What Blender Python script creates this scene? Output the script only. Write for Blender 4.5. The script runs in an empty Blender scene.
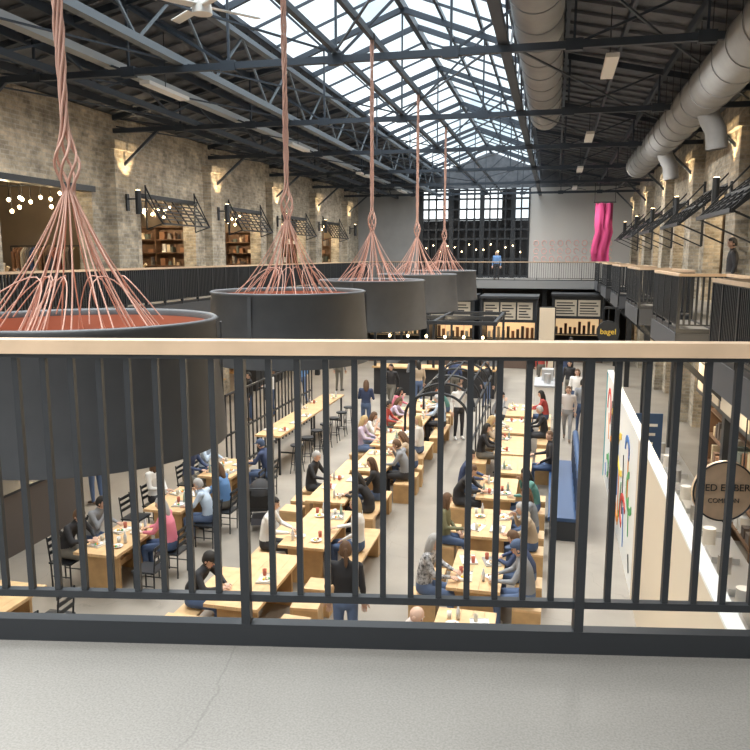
import bpy, bmesh, math, random
from mathutils import Vector, Matrix
random.seed(7)
S=bpy.context.scene
COL=S.collection
V=Vector
# ------------------------------------------------------------ materials
MC={}
def mat(name,col,rough=.6,metal=0.,noise=0.,scale=4.,bump=0.,emit=0.):
    if name in MC: return MC[name]
    m=bpy.data.materials.new(name); m.use_nodes=True
    nt=m.node_tree; b=nt.nodes['Principled BSDF']
    b.inputs['Base Color'].default_value=(*col,1)
    b.inputs['Roughness'].default_value=rough
    b.inputs['Metallic'].default_value=metal
    if emit>0:
        b.inputs['Emission Color'].default_value=(*col,1)
        b.inputs['Emission Strength'].default_value=emit
    if noise>0 or bump>0:
        tc=nt.nodes.new('ShaderNodeTexCoord')
        n=nt.nodes.new('ShaderNodeTexNoise'); n.inputs['Scale'].default_value=scale
        n.inputs['Detail'].default_value=6
        nt.links.new(tc.outputs['Object'],n.inputs['Vector'])
        if noise>0:
            r=nt.nodes.new('ShaderNodeMapRange')
            r.inputs[1].default_value=.3; r.inputs[2].default_value=.7
            r.inputs[3].default_value=1-noise; r.inputs[4].default_value=1+noise
            mx=nt.nodes.new('ShaderNodeVectorMath'); mx.operation='SCALE'
            mx.inputs[0].default_value=col
            nt.links.new(n.outputs['Fac'],r.inputs[0])
            nt.links.new(r.outputs[0],mx.inputs['Scale'])
            nt.links.new(mx.outputs[0],b.inputs['Base Color'])
        if bump>0:
            bp=nt.nodes.new('ShaderNodeBump'); bp.inputs['Strength'].default_value=bump
            bp.inputs['Distance'].default_value=.02
            nt.links.new(n.outputs['Fac'],bp.inputs['Height'])
            nt.links.new(bp.outputs[0],b.inputs['Normal'])
    MC[name]=m
    return m
def brick_mat(name,c1,c2,mortar):
    m=bpy.data.materials.new(name); m.use_nodes=True
    nt=m.node_tree; b=nt.nodes['Principled BSDF']; b.inputs['Roughness'].default_value=.9
    g=nt.nodes.new('ShaderNodeNewGeometry')
    sp=nt.nodes.new('ShaderNodeSeparateXYZ'); cb=nt.nodes.new('ShaderNodeCombineXYZ')
    ad=nt.nodes.new('ShaderNodeMath'); ad.operation='ADD'
    nt.links.new(g.outputs['Position'],sp.inputs[0])
    nt.links.new(sp.outputs[0],ad.inputs[0]); nt.links.new(sp.outputs[1],ad.inputs[1])
    nt.links.new(ad.outputs[0],cb.inputs[0]); nt.links.new(sp.outputs[2],cb.inputs[1])
    br=nt.nodes.new('ShaderNodeTexBrick')
    br.inputs['Scale'].default_value=1; br.inputs['Brick Width'].default_value=.3
    br.inputs['Row Height'].default_value=.11; br.inputs['Mortar Size'].default_value=.015
    br.inputs['Color1'].default_value=(*c1,1); br.inputs['Color2'].default_value=(*c2,1)
    br.inputs['Mortar'].default_value=(*mortar,1)
    nt.links.new(cb.outputs[0],br.inputs['Vector'])
    n=nt.nodes.new('ShaderNodeTexNoise'); n.inputs['Scale'].default_value=1.8; n.inputs['Detail'].default_value=9
    n.inputs['Roughness'].default_value=.75
    nt.links.new(g.outputs['Position'],n.inputs['Vector'])
    r=nt.nodes.new('ShaderNodeMapRange'); r.inputs[1].default_value=.32; r.inputs[2].default_value=.68
    r.inputs[3].default_value=.45; r.inputs[4].default_value=1.45
    nt.links.new(n.outputs['Fac'],r.inputs[0])
    mx=nt.nodes.new('ShaderNodeVectorMath'); mx.operation='SCALE'
    nt.links.new(br.outputs['Color'],mx.inputs[0]); nt.links.new(r.outputs[0],mx.inputs['Scale'])
    nt.links.new(mx.outputs[0],b.inputs['Base Color'])
    bp=nt.nodes.new('ShaderNodeBump'); bp.inputs['Strength'].default_value=.7; bp.inputs['Distance'].default_value=.02
    bp.invert=True
    nt.links.new(br.outputs['Fac'],bp.inputs['Height']); nt.links.new(bp.outputs[0],b.inputs['Normal'])
    return m
def concrete(name,c,speck):
    m=bpy.data.materials.new(name); m.use_nodes=True
    nt=m.node_tree; b=nt.nodes['Principled BSDF']; b.inputs['Roughness'].default_value=.5
    g=nt.nodes.new('ShaderNodeNewGeometry')
    n=nt.nodes.new('ShaderNodeTexNoise'); n.inputs['Scale'].default_value=.8; n.inputs['Detail'].default_value=8
    n2=nt.nodes.new('ShaderNodeTexNoise'); n2.inputs['Scale'].default_value=140; n2.inputs['Detail'].default_value=2
    vo=nt.nodes.new('ShaderNodeTexVoronoi'); vo.feature='DISTANCE_TO_EDGE'; vo.inputs['Scale'].default_value=.35
    for q in (n,n2): nt.links.new(g.outputs['Position'],q.inputs['Vector'])
    wv=nt.nodes.new('ShaderNodeVectorMath'); wv.operation='ADD'
    nt.links.new(g.outputs['Position'],wv.inputs[0]); nt.links.new(n.outputs['Color'],wv.inputs[1])
    nt.links.new(wv.outputs[0],vo.inputs['Vector'])
    r=nt.nodes.new('ShaderNodeMapRange'); r.inputs[1].default_value=.3; r.inputs[2].default_value=.7
    r.inputs[3].default_value=.84; r.inputs[4].default_value=1.12
    nt.links.new(n.outputs['Fac'],r.inputs[0])
    r2=nt.nodes.new('ShaderNodeMapRange'); r2.inputs[1].default_value=.35; r2.inputs[2].default_value=.65
    r2.inputs[3].default_value=1-speck; r2.inputs[4].default_value=1+speck
    nt.links.new(n2.outputs['Fac'],r2.inputs[0])
    cr=nt.nodes.new('ShaderNodeMapRange'); cr.inputs[1].default_value=0; cr.inputs[2].default_value=.003
    cr.inputs[3].default_value=.82; cr.inputs[4].default_value=1
    nt.links.new(vo.outputs['Distance'],cr.inputs[0])
    m1=nt.nodes.new('ShaderNodeMath'); m1.operation='MULTIPLY'
    nt.links.new(r.outputs[0],m1.inputs[0]); nt.links.new(r2.outputs[0],m1.inputs[1])
    m2=nt.nodes.new('ShaderNodeMath'); m2.operation='MULTIPLY'
    nt.links.new(m1.outputs[0],m2.inputs[0]); nt.links.new(cr.outputs[0],m2.inputs[1])
    mx=nt.nodes.new('ShaderNodeVectorMath'); mx.operation='SCALE'; mx.inputs[0].default_value=c
    nt.links.new(m2.outputs[0],mx.inputs['Scale']); nt.links.new(mx.outputs[0],b.inputs['Base Color'])
    return m
def glass_mat(name,col):
    m=bpy.data.materials.new(name); m.use_nodes=True
    nt=m.node_tree; nt.nodes.clear()
    o=nt.nodes.new('ShaderNodeOutputMaterial'); t=nt.nodes.new('ShaderNodeBsdfTransparent')
    t.inputs[0].default_value=(*col,1)
    gl=nt.nodes.new('ShaderNodeBsdfGlossy'); gl.inputs['Roughness'].default_value=.05
    mx=nt.nodes.new('ShaderNodeMixShader'); mx.inputs[0].default_value=.06
    nt.links.new(t.outputs[0],mx.inputs[1]); nt.links.new(gl.outputs[0],mx.inputs[2])
    nt.links.new(mx.outputs[0],o.inputs[0])
    return m
BRICK=brick_mat('brick_buff',(.56,.49,.38),(.34,.30,.24),(.46,.43,.37))
CONC=concrete('concrete_bridge',(.225,.215,.2),.14)
CONC2=concrete('concrete_ground',(.29,.26,.222),.05)
BLACK=mat('black_steel',(.026,.03,.036),.45,.2)
TRUSS=mat('truss_steel',(.05,.064,.085),.5,.2)
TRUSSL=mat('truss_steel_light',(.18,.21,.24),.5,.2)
DECK=mat('roof_deck',(.12,.13,.15),.7,.1,.2,3)
SHADE=mat('shade_charcoal',(.08,.084,.092),.6,.0,.12,3)
COPPER=mat('copper_inner',(.42,.17,.11),.45,.2)
ROPE=mat('salmon_rope',(.56,.34,.275),.8)
OAK=mat('oak_rail',(.62,.46,.32),.5,0,.1,6)
PINE=mat('pine_table',(.66,.44,.23),.45,0,.15,5)
PINE2=mat('pine_bench',(.53,.34,.16),.5,0,.15,5)
WOODD=mat('dark_wood_shelf',(.16,.09,.05),.6,0,.15,5)
DUCT=mat('galvanised_duct',(.3,.31,.32),.75,.0,.1,2)
WHITE=mat('white_paint',(.78,.77,.74),.7)
STEEL=mat('stainless',(.55,.56,.57),.35,.7)
LGREY=mat('light_grey_wall',(.36,.37,.38),.8,0,.08,1)
SHOPW=mat('shop_wall',(.2,.16,.12),.8,0,.15,1)
CREAM=mat('cream_panel',(.66,.56,.43),.7)
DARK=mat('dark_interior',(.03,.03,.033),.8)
FASC=mat('slab_fascia',(.07,.075,.085),.6,.2)
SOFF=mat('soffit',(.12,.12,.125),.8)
WARM=mat('warm_bulb',(1,.72,.38),.5,emit=14)
WARMP=mat('warm_panel',(.95,.65,.35),.5,emit=.45)
MENU=mat('menu_lit',(.45,.40,.32),.5,emit=.1)
NAVY=mat('navy_vinyl',(.03,.07,.16),.5)
GLASS=glass_mat('skylight_glass',(.95,.99,1))
AWG=mat('awning_mesh',(.05,.055,.06),.5)
def cm(r,g,b,rough=.75): return mat('col_%d_%d_%d'%(r*100,g*100,b*100),(r,g,b),rough)
RED=cm(.6,.07,.05); ORANGE=cm(.8,.3,.05); GREEN=cm(.1,.35,.12); BLUE=cm(.08,.2,.5); YEL=cm(.85,.6,.08); PINK=cm(.42,.04,.15)
# ------------------------------------------------------------ mesh builder
class MB:
    def __init__(s): s.v=[];s.f=[];s.m=[];s.s=[];s.mats=[]
    def mi(s,m):
        if m not in s.mats: s.mats.append(m)
        return s.mats.index(m)
    def add(s,vs,fs,m,smooth=False):
        o=len(s.v); s.v+= [tuple(x) for x in vs]; k=s.mi(m)
        for f in fs: s.f.append([o+i for i in f]); s.m.append(k); s.s.append(smooth)
    def box(s,c,d,m,R=None):
        x,y,z=d[0]/2,d[1]/2,d[2]/2
        vs=[V((a*x,b*y,e*z)) for a in(-1,1) for b in(-1,1) for e in(-1,1)]
        if R is not None: vs=[R@q for q in vs]
        c=V(c); vs=[q+c for q in vs]
        s.add(vs,[(0,1,3,2),(4,6,7,5),(0,4,5,1),(2,3,7,6),(0,2,6,4),(1,5,7,3)],m)
    def bx(s,x0,x1,y0,y1,z0,z1,m): s.box(((x0+x1)/2,(y0+y1)/2,(z0+z1)/2),(x1-x0,y1-y0,z1-z0),m)
    def beam(s,p,q,w,h,m):
        p=V(p);q=V(q);d=q-p
        R=d.to_track_quat('X','Z').to_matrix()
        s.box((p+q)/2,(d.length,w,h),m,R)
    def cyl(s,p,q,r0,r1,m,n=12,caps=True,smooth=True):
        p=V(p);q=V(q);R=(q-p).to_track_quat('Z','Y').to_matrix()
        vs=[]
        for c,r in((p,r0),(q,r1)):
            for i in range(n):
                a=2*math.pi*i/n; vs.append(c+R@V((r*math.cos(a),r*math.sin(a),0)))
        s.add(vs,[(i,(i+1)%n,n+(i+1)%n,n+i) for i in range(n)],m,smooth)
        if caps:
            s.add(vs[:n],[tuple(range(n))[::-1]],m); s.add(vs[n:],[tuple(range(n))],m)
    def tube(s,pts,r,m,n=6):
        pts=[V(p) for p in pts]; vs=[]
        for i,p in enumerate(pts):
            d=(pts[min(i+1,len(pts)-1)]-pts[max(i-1,0)])
            R=d.to_track_quat('Z','Y').to_matrix()
            for k in range(n):
                a=2*math.pi*k/n; vs.append(p+R@V((r*math.cos(a),r*math.sin(a),0)))
        fs=[]
        for i in range(len(pts)-1):
            for k in range(n):
                fs.append((i*n+k,i*n+(k+1)%n,(i+1)*n+(k+1)%n,(i+1)*n+k))
        s.add(vs,fs,m,True)
    def lathe(s,prof,m,c=(0,0,0),n=32,smooth=True):
        vs=[];c=V(c)
        for r,z in prof:
            for i in range(n):
                a=2*math.pi*i/n; vs.append(c+V((r*math.cos(a),r*math.sin(a),z)))
        fs=[]
        for j in range(len(prof)-1):
            for i in range(n): fs.append((j*n+i,j*n+(i+1)%n,(j+1)*n+(i+1)%n,(j+1)*n+i))
        s.add(vs,fs,m,smooth)
    def ell(s,c,r,m,R=None,nu=12,nv=8,fn=None,keep=None):
        vs=[];c=V(c)
        raw=[]
        for j in range(nv+1):
            t=math.pi*j/nv
            for i in range(nu):
                a=2*math.pi*i/nu
                p=V((r[0]*math.sin(t)*math.cos(a),r[1]*math.sin(t)*math.sin(a),r[2]*math.cos(t)))
                if fn: p=fn(p)
                raw.append(p)
        fs=[]
        for j in range(nv):
            for i in range(nu):
                f=(j*nu+i,(j+1)*nu+i,(j+1)*nu+(i+1)%nu,j*nu+(i+1)%nu)
                if keep and not keep(sum((raw[k] for k in f),V())/4): continue
                fs.append(f)
        vs=[(R@p if R is not None else p)+c for p in raw]
        s.add(vs,fs,m,True)
    def mesh(s,name):
        me=bpy.data.meshes.new(name); me.from_pydata(s.v,[],s.f)
        for m in s.mats: me.materials.append(m)
        me.polygons.foreach_set('material_index',s.m); me.polygons.foreach_set('use_smooth',s.s)
        me.update(); return me
    def obj(s,name,loc=(0,0,0),rz=0,parent=None):
        return place(s.mesh(name),name,loc,rz,parent)
def place(me,name,loc=(0,0,0),rz=0,parent=None,sc=1):
    o=bpy.data.objects.new(name,me); COL.objects.link(o); o.location=loc; o.rotation_euler=(0,0,rz)
    o.scale=(sc,sc,sc)
    if parent: o.parent=parent
    return o
def spot(name,loc,tgt,e,size=1.2,col=(1,.72,.4)):
    l=bpy.data.lights.new(name,'SPOT'); l.energy=e; l.spot_size=size; l.spot_blend=.6; l.color=col; l.shadow_soft_size=.05
    o=bpy.data.objects.new(name,l); COL.objects.link(o); o.location=loc
    o.rotation_euler=(V(tgt)-V(loc)).to_track_quat('-Z','Y').to_euler(); return o
def point(name,loc,e,col=(1,.78,.5),r=.15):
    l=bpy.data.lights.new(name,'POINT'); l.energy=e; l.color=col; l.shadow_soft_size=r
    o=bpy.data.objects.new(name,l); COL.objects.link(o); o.location=loc; return o
def text(body,loc,size,rz,m,parent,rx=math.pi/2):
    c=bpy.data.curves.new('lettering','FONT'); c.body=body; c.size=size; c.align_x='CENTER'; c.align_y='CENTER'; c.extrude=.004
    c.materials.append(m); o=bpy.data.objects.new('lettering',c); COL.objects.link(o)
    o.location=loc; o.rotation_euler=(rx,0,rz); o.parent=parent; return o
MZ=4.2; XL=-13.0; XR=4.6; XRL=-10.6; RIDX=-4.2
Y0=-9.; Y1=50.
BAYS=[-1.5+6.4*k for k in range(8)]
PILS=[1.7+6.4*k for k in range(8)]
# ------------------------------------------------------------ shell
b=MB(); b.bx(-17.5,9,Y0,Y1+.3,-.2,0,CONC2); b.obj('floor')
def side_wall(name,x,sgn):
    b=MB(); xa,xb=sorted((x,x+sgn*.5))
    edges=[Y0]
    for c in BAYS: edges+= [c-1.9,c+1.9]
    edges.append(Y1)
    for i in range(0,len(edges),2):
        b.bx(xa,xb,edges[i],edges[i+1],0,9.75,BRICK)
    for c in BAYS:
        b.bx(xa,xb,c-1.9,c+1.9,3.2,MZ,BRICK)
        b.bx(xa,xb,c-1.9,c+1.9,7.55,9.75,BRICK)
        b.bx(min(x-sgn*.04,x+sgn*.3),max(x-sgn*.04,x+sgn*.3),c-2.05,c+2.05,7.42,7.58,BLACK)
    for p in PILS:
        pa,pb=sorted((x,x-sgn*.32))
        b.bx(pa,pb,p-.55,p+.55,0,8.7,BRICK)
        pa,pb=sorted((x,x-sgn*.42))
        b.bx(pa,pb,p-.65,p+.65,8.7,8.95,BRICK)
    return b.obj(name)
side_wall('wall_left',XL,-1); side_wall('wall_right',XR,1)
b=MB()
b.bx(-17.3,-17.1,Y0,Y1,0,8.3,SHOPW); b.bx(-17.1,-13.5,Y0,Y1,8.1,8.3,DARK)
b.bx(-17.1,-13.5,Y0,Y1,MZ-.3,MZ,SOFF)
for p in PILS: b.bx(-17.1,-13.5,p-.1,p+.1,0,MZ-.3,SHOPW); b.bx(-17.1,-13.5,p-.1,p+.1,MZ,8.1,SHOPW)
b.obj('wall_shop_left')
b=MB()
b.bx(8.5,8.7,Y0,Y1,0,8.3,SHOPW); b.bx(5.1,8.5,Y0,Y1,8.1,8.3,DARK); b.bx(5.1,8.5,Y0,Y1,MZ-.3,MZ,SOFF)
for p in PILS: b.bx(5.1,8.5,p-.1,p+.1,0,MZ-.3,SHOPW); b.bx(5.1,8.5,p-.1,p+.1,MZ,8.1,SHOPW)
b.obj('wall_shop_right')
b=MB(); b.bx(XL-.5,XR+.5,Y0-.3,Y0,0,11.0,LGREY); b.obj('wall_near')
b=MB()
b.bx(XL,-8.7,Y1,Y1+.3,MZ,9.9,LGREY); b.bx(-1.7,XR,Y1,Y1+.3,MZ,9.9,mat('far_white',(.5,.49,.48),.8))
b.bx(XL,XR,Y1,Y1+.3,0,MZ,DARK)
vs=[(XL,Y1,9.9),(XR,Y1,9.9),(-1.05,Y1,11),(RIDX,Y1,12.2),(-7.45,Y1,11)]
b.add([V(p) for p in vs],[(0,1,2,3,4)],DECK)
b.obj('wall_far')
b=MB()
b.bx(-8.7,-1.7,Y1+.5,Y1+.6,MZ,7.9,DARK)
for i in range(15):
    x=-8.7+7*i/14; w=.15 if i%4==0 else .05; b.bx(x-w,x+w,Y1-.05,Y1+.15,MZ,9.9,BLACK)
for z in (4.3,5.4,6.7,7.3,7.95,8.6,9.25,9.8): b.bx(-8.7,-1.7,Y1-.04,Y1+.1,z-.06,z+.06,BLACK)
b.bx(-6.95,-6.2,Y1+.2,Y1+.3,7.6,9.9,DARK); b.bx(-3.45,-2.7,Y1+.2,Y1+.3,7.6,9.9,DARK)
for i in range(14): b.ell((-8.3+.47*i,Y1-.25,6.1+.25*math.sin(i*2.3)),(.04,.04,.04),WARM,nu=6,nv=4)
b.obj('window_1')
b=MB()
for i in range(10):
    x=-1.2+.5*i
    for j in range(3):
        b.tube([(x+.2*math.cos(a)*.8,Y1-.02,5.4+.5*j+.18*math.sin(a)) for a in [k*math.pi/4 for k in range(0,7+(i+j)%3)]],.025,cm(.75,.45,.42),4)
b.obj('wall_mural')
b=MB()
pts=[]
for j in range(9):
    z=8.5-j*.4
    for k in range(7): pts.append(V((2.1+k*.16+(.15 if j>3 else 0)*math.sin(j*.7),44.5+.2*math.sin(k*2.2+j*.5),z)))
b.add(pts,[(j*7+k,j*7+k+1,(j+1)*7+k+1,(j+1)*7+k) for j in range(8) for k in range(6)],PINK,True)
b.cyl((2.0,44.5,8.55),(3.2,44.5,8.55),.03,.03,BLACK,8)
b.cyl((2.05,44.5,8.55),(2.05,44.5,9.6),.02,.02,BLACK,6); b.cyl((3.15,44.5,8.55),(3.15,44.5,9.6),.02,.02,BLACK,6)
b.obj('hanging_banner')
# ------------------------------------------------------------ mezzanine slabs
YA,YB=Y0+.005,Y1-.005
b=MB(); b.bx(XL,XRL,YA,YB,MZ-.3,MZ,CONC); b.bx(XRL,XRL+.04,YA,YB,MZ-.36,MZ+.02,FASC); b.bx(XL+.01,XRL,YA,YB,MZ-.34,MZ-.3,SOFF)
for p in PILS[1:]:
    b.bx(-10.9,-10.7,p-.1,p+.1,0,MZ-.34,BLACK)
b.obj('mezzanine_left')
b=MB(); b.bx(3.0,XR,YA,YB,MZ-.3,MZ,CONC); b.bx(2.96,3.0,YA,YB,MZ-.36,MZ+.02,FASC)
for p in PILS[1:7]:
    b.bx(2.2,2.96,p-.1,p+3.3,MZ-.3,MZ,CONC); b.bx(2.16,2.96,p-.14,p-.1,MZ-.4,MZ+.02,FASC); b.bx(2.16,2.2,p-.14,p+3.34,MZ-.4,MZ+.02,FASC)
    b.bx(3.1,3.3,p-.1,p+.1,0,MZ-.3,BLACK)
    b.beam((2.3,p,MZ-.45),(3.2,p,MZ-1.3),.1,.1,BLACK)
b.obj('mezzanine_right')
def railing(name,pts,z,sp=.12,h=1.09,bw=.02):
    b=MB()
    for (x0,y0),(x1,y1) in zip(pts[:-1],pts[1:]):
        d=V((x1-x0,y1-y0,0)); L=d.length; u=d/L; p0=V((x0,y0,z))
        P=lambda t,zz: p0+u*t+V((0,0,zz))
        b.beam(P(-.02,h-.025),P(L+.02,h-.025),.07,.05,OAK)
        b.beam(P(0,h-.06),P(L,h-.06),.05,.015,BLACK)
        b.beam(P(0,.17),P(L,.17),.03,.025,BLACK)
        b.beam(P(0,.05),P(L,.05),.04,.1,BLACK)
        n=max(1,int(L/sp))
        for i in range(n+1):
            t=L*i/n; isp=(i%10==0)
            w=bw*1.6 if isp else bw
            zz0=0 if isp else .17
            b.bx(P(t,0).x-w/2,P(t,0).x+w/2,P(t,0).y-w/2,P(t,0).y+w/2,z+zz0,z+h-.06,BLACK)
    return b.obj(name)
railing('balcony_railing',[(XRL-.03,1.2),(XRL-.03,43)],MZ,sp=.1,bw=.04)
rp=[(2.98,4.0)]
for p in PILS[1:7]: rp+=[(2.98,p-.1),(2.2,p-.1),(2.2,p+3.3),(2.98,p+3.3)]
rp.append((2.98,43))
railing('balcony_railing',rp,MZ,sp=.09,bw=.035)
b=MB(); b.bx(XRL+.04,2.96,43,46,MZ-.25,MZ,CONC); b.bx(XRL+.04,2.96,42.95,43,MZ-.4,MZ+.05,mat('fascia_grey',(.3,.31,.32),.6))
for x in (-8,-4.2,-.5): b.bx(x-.12,x+.12,44.4,44.64,0,MZ-.25,BLACK)
b.bx(XRL+.04,2.96,46.01,YB,MZ-.25,MZ,CONC)
b.obj('bridge_far')
railing('bridge_railing',[(XRL+.05,43.05),(2.9,43.05)],MZ)
ang=math.radians(10.5); ta=math.tan(ang)
psi=math.radians(13.33)
RX,RY=-2.54*math.sin(psi),2.54*math.cos(psi)
fy=lambda x: RY+(x-RX)*ta+.05
b=MB()
x0,x1=XRL+.04,2.96
vs=[(x0,YA,MZ),(x1,YA,MZ),(x1,fy(x1),MZ),(x0,fy(x0),MZ)]
vs=[V(q) for q in vs]+[V((q[0],q[1],MZ-.3)) for q in vs]
b.add(vs,[(0,1,2,3),(7,6,5,4)],CONC)
b.add(vs,[(0,4,5,1),(1,5,6,2),(2,6,7,3),(3,7,4,0)],FASC)
b.obj('bridge_near')
b=MB(); L0,L1=-10.1,2.95
h=1.115
b.box(((L0+L1)/2,0,h-.024),(L1-L0,.075,.048),OAK)
b.box(((L0+L1)/2,0,h-.056),(L1-L0,.05,.014),BLACK)
b.box(((L0+L1)/2,0,.18),(L1-L0,.03,.026),BLACK)
b.box(((L0+L1)/2,0,.042),(L1-L0,.05,.084),BLACK)
sp=1.19/12
k0=int((L0+.457)/sp); k1=int((L1+.457)/sp)
for k in range(k0,k1+1):
    x=-.467+k*sp
    if k%12==0: b.box((x,0,(h-.06+.084)/2),(.032,.045,h-.06-.084),BLACK)
    else: b.box((x,0,(h-.06+.193)/2),(.021,.021,h-.06-.193),BLACK)
b.obj('bridge_railing',(RX,RY,MZ),ang)
# ------------------------------------------------------------ roof
b=MB()
def slope_quad(b,xa,za,xb,zb,t,m):
    vs=[V((xa,Y0,za)),V((xb,Y0,zb)),V((xb,Y1+.3,zb)),V((xa,Y1+.3,za))]
    vs+= [q+V((0,0,t)) for q in vs]
    b.add(vs,[(0,1,2,3),(7,6,5,4),(0,4,5,1),(1,5,6,2),(2,6,7,3),(3,7,4,0)],m)
slope_quad(b,XL-.5,9.7,-7.45,11.02,.12,DECK); slope_quad(b,-1.05,11.02,XR+.5,9.7,.12,DECK)
rz=lambda x: (11.0-(abs(x-RIDX)-3.2)*.22 if abs(x-RIDX)>3.2 else 12.2-abs(x-RIDX)*.375)
for x in (-12.2,-11.0,-9.8,-8.6,.1,1.3,2.5,3.7):
    b.bx(x-.04,x+.04,Y0,Y1,rz(x)-.22,rz(x)-.03,TRUSS)
y=Y0
while y<Y1:
    for xa,xb in ((-12.9,-7.5),(-1.0,4.5)):
        b.beam((xa,y,rz(xa)-.03),(xb,y,rz(xb)-.03),.08,.06,DECK)
    y+=.8
b.obj('ceiling')
b=MB(); y=Y0; i=0
while y<=Y1:
    w=.09 if i%4==0 else .04
    for sx in (-1,1):
        b.beam((RIDX+sx*3.2,y,11.05),(RIDX,y,12.25),w,w*1.6,TRUSS)
    y+=1.6; i+=1
for sx in (-1,1):
    for k in (0,.33,.66):
        x=RIDX+sx*3.2*(1-k); z=11.05+1.2*k
        b.bx(x-.035,x+.035,Y0,Y1,z-.06,z+.05,TRUSS)
b.bx(RIDX-.07,RIDX+.07,Y0,Y1,12.1,12.3,TRUSS)
b.obj('skylight_frame')
b=MB()
for sx in (-1,1):
    b.add([V((RIDX+sx*3.2,Y0,11.15)),V((RIDX+sx*3.2,Y1,11.15)),V((RIDX,Y1,12.35)),V((RIDX,Y0,12.35))],[(0,1,2,3)],GLASS)
b.obj('skylight_glazing')
def truss():
    b=MB(); zb=9.3
    b.beam((XL,0,zb),(XR,0,zb),.11,.13,TRUSS)
    xs=[XL,-7.45,RIDX,-1.05,XR]
    for a,c in zip(xs[:-1],xs[1:]):
        b.beam((a,0,rz(a)-.1),(c,0,rz(c)-.1),.12,.14,TRUSS)
    n=8; N=[XL+(XR-XL)*i/n for i in range(n+1)]
    for i in range(n+1):
        x=N[i]
        if 0<i<n: b.beam((x,0,zb),(x,0,rz(x)-.1),.045,.045,TRUSS)
        if i<n:
            if i<n/2: b.beam((N[i],0,rz(N[i])-.1),(N[i+1],0,zb),.045,.045,TRUSS)
            else: b.beam((N[i],0,zb),(N[i+1],0,rz(N[i+1])-.1),.045,.045,TRUSS)
    for i in range(1,n): b.box((N[i],0,zb),(.3,.14,.2),TRUSS)
    b.beam((XL+.3,0,8.3),(XL+1.5,0,zb),.08,.08,TRUSS); b.beam((XR-.3,0,8.3),(XR-1.3,0,zb),.08,.08,TRUSS)
    return b.mesh('roof_truss')
tm=truss()
for p in PILS: place(tm,'roof_truss',(0,p,0))
def lattice(name,x,z0,z1,m,w=.06):
    b=MB(); b.bx(x-w,x+w,YA,YB,z0-.07,z0+.07,m); b.bx(x-w,x+w,YA,YB,z1-.06,z1+.06,m)
    y=PILS[0]-6.4; i=0
    while y<Y1-2:
        b.beam((x,y,z0 if i%2 else z1),(x,y+1.6,z1 if i%2 else z0),.045,.045,m); y+=1.6; i+=1
    b.obj(name)
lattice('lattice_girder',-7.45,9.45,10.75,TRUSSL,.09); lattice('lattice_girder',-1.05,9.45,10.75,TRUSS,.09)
lattice('lattice_girder',-10.3,9.4,10.0,TRUSS)
b=MB()
for p in PILS[:-1]:
    for xa,xb in ((-7.45,-4.2),(-12.9,-10.3),(-10.3,-7.45),(-1.05,1.6),(1.6,4.5)):
        b.beam((xa,p,9.42),(xb,p+6.4,9.42),.035,.035,TRUSS); 
    b.beam((-1.05,p,9.46),(-4.2,p+6.4,9.46),.035,.035,TRUSS)
b.bx(RIDX-.05,RIDX+.05,YA,YB,9.4,9.5,TRUSS)
b.bx(-3.44,-3.36,YA,YB,9.5,9.6,TRUSS)
b.obj('roof_bracing')
b=MB(); TG=mat('tray_grey',(.4,.42,.43),.5,.4)
b.bx(-9.2,-9.0,YA,YB,9.45,9.5,TG); b.bx(-9.22,-9.2,YA,YB,9.45,9.6,TG);b.bx(-9.0,-8.98,YA,YB,9.45,9.6,TG)
b.obj('cable_tray')
def duct(name,x,z,r,y0,y1,drops=()):
    b=MB(); b.cyl((x,y0,z),(x,y1,z),r,r,DUCT,28)
    y=y0
    while y<y1:
        b.cyl((x,y,z),(x,y+.05,z),r+.02,r+.02,DUCT,28)
        for s in(-1,1): b.cyl((x+s*(r+.01),y+.02,z),(x+s*(r+.01),y+.02,rz(x+s*(r+.01))+.02),.008,.008,BLACK,4)
        y+=1.2
    b.cyl((x,y1,z),(x,y1+.5,z),r,r*.7,DUCT,24)
    for d in drops:
        b.tube([(x,d,z),(x+.15,d,z-.5),(x+.3,d,z-.8),(x+.35,d,z-1.2)],r*.5,DUCT,16)
    b.obj(name)
duct('air_duct',-.45,9.95,.46,-6,25); duct('air_duct',3.15,9.2,.47,-6,33,(13,19,26))
b=MB(); b.cyl((0,0,0),(0,0,.5),.03,.03,WHITE,8); b.cyl((0,0,-.12),(0,0,.05),.16,.14,WHITE,16)
for i in range(4):
    a=i*math.pi/2+.9; R=Matrix.Rotation(a,3,'Z')@Matrix.Rotation(.2,3,'X')
    b.box(R@V((.55,0,0)),(.9,.15,.02),WHITE,R)
b.obj('ceiling_fan',(-5.5,11.5,9.45))
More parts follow.
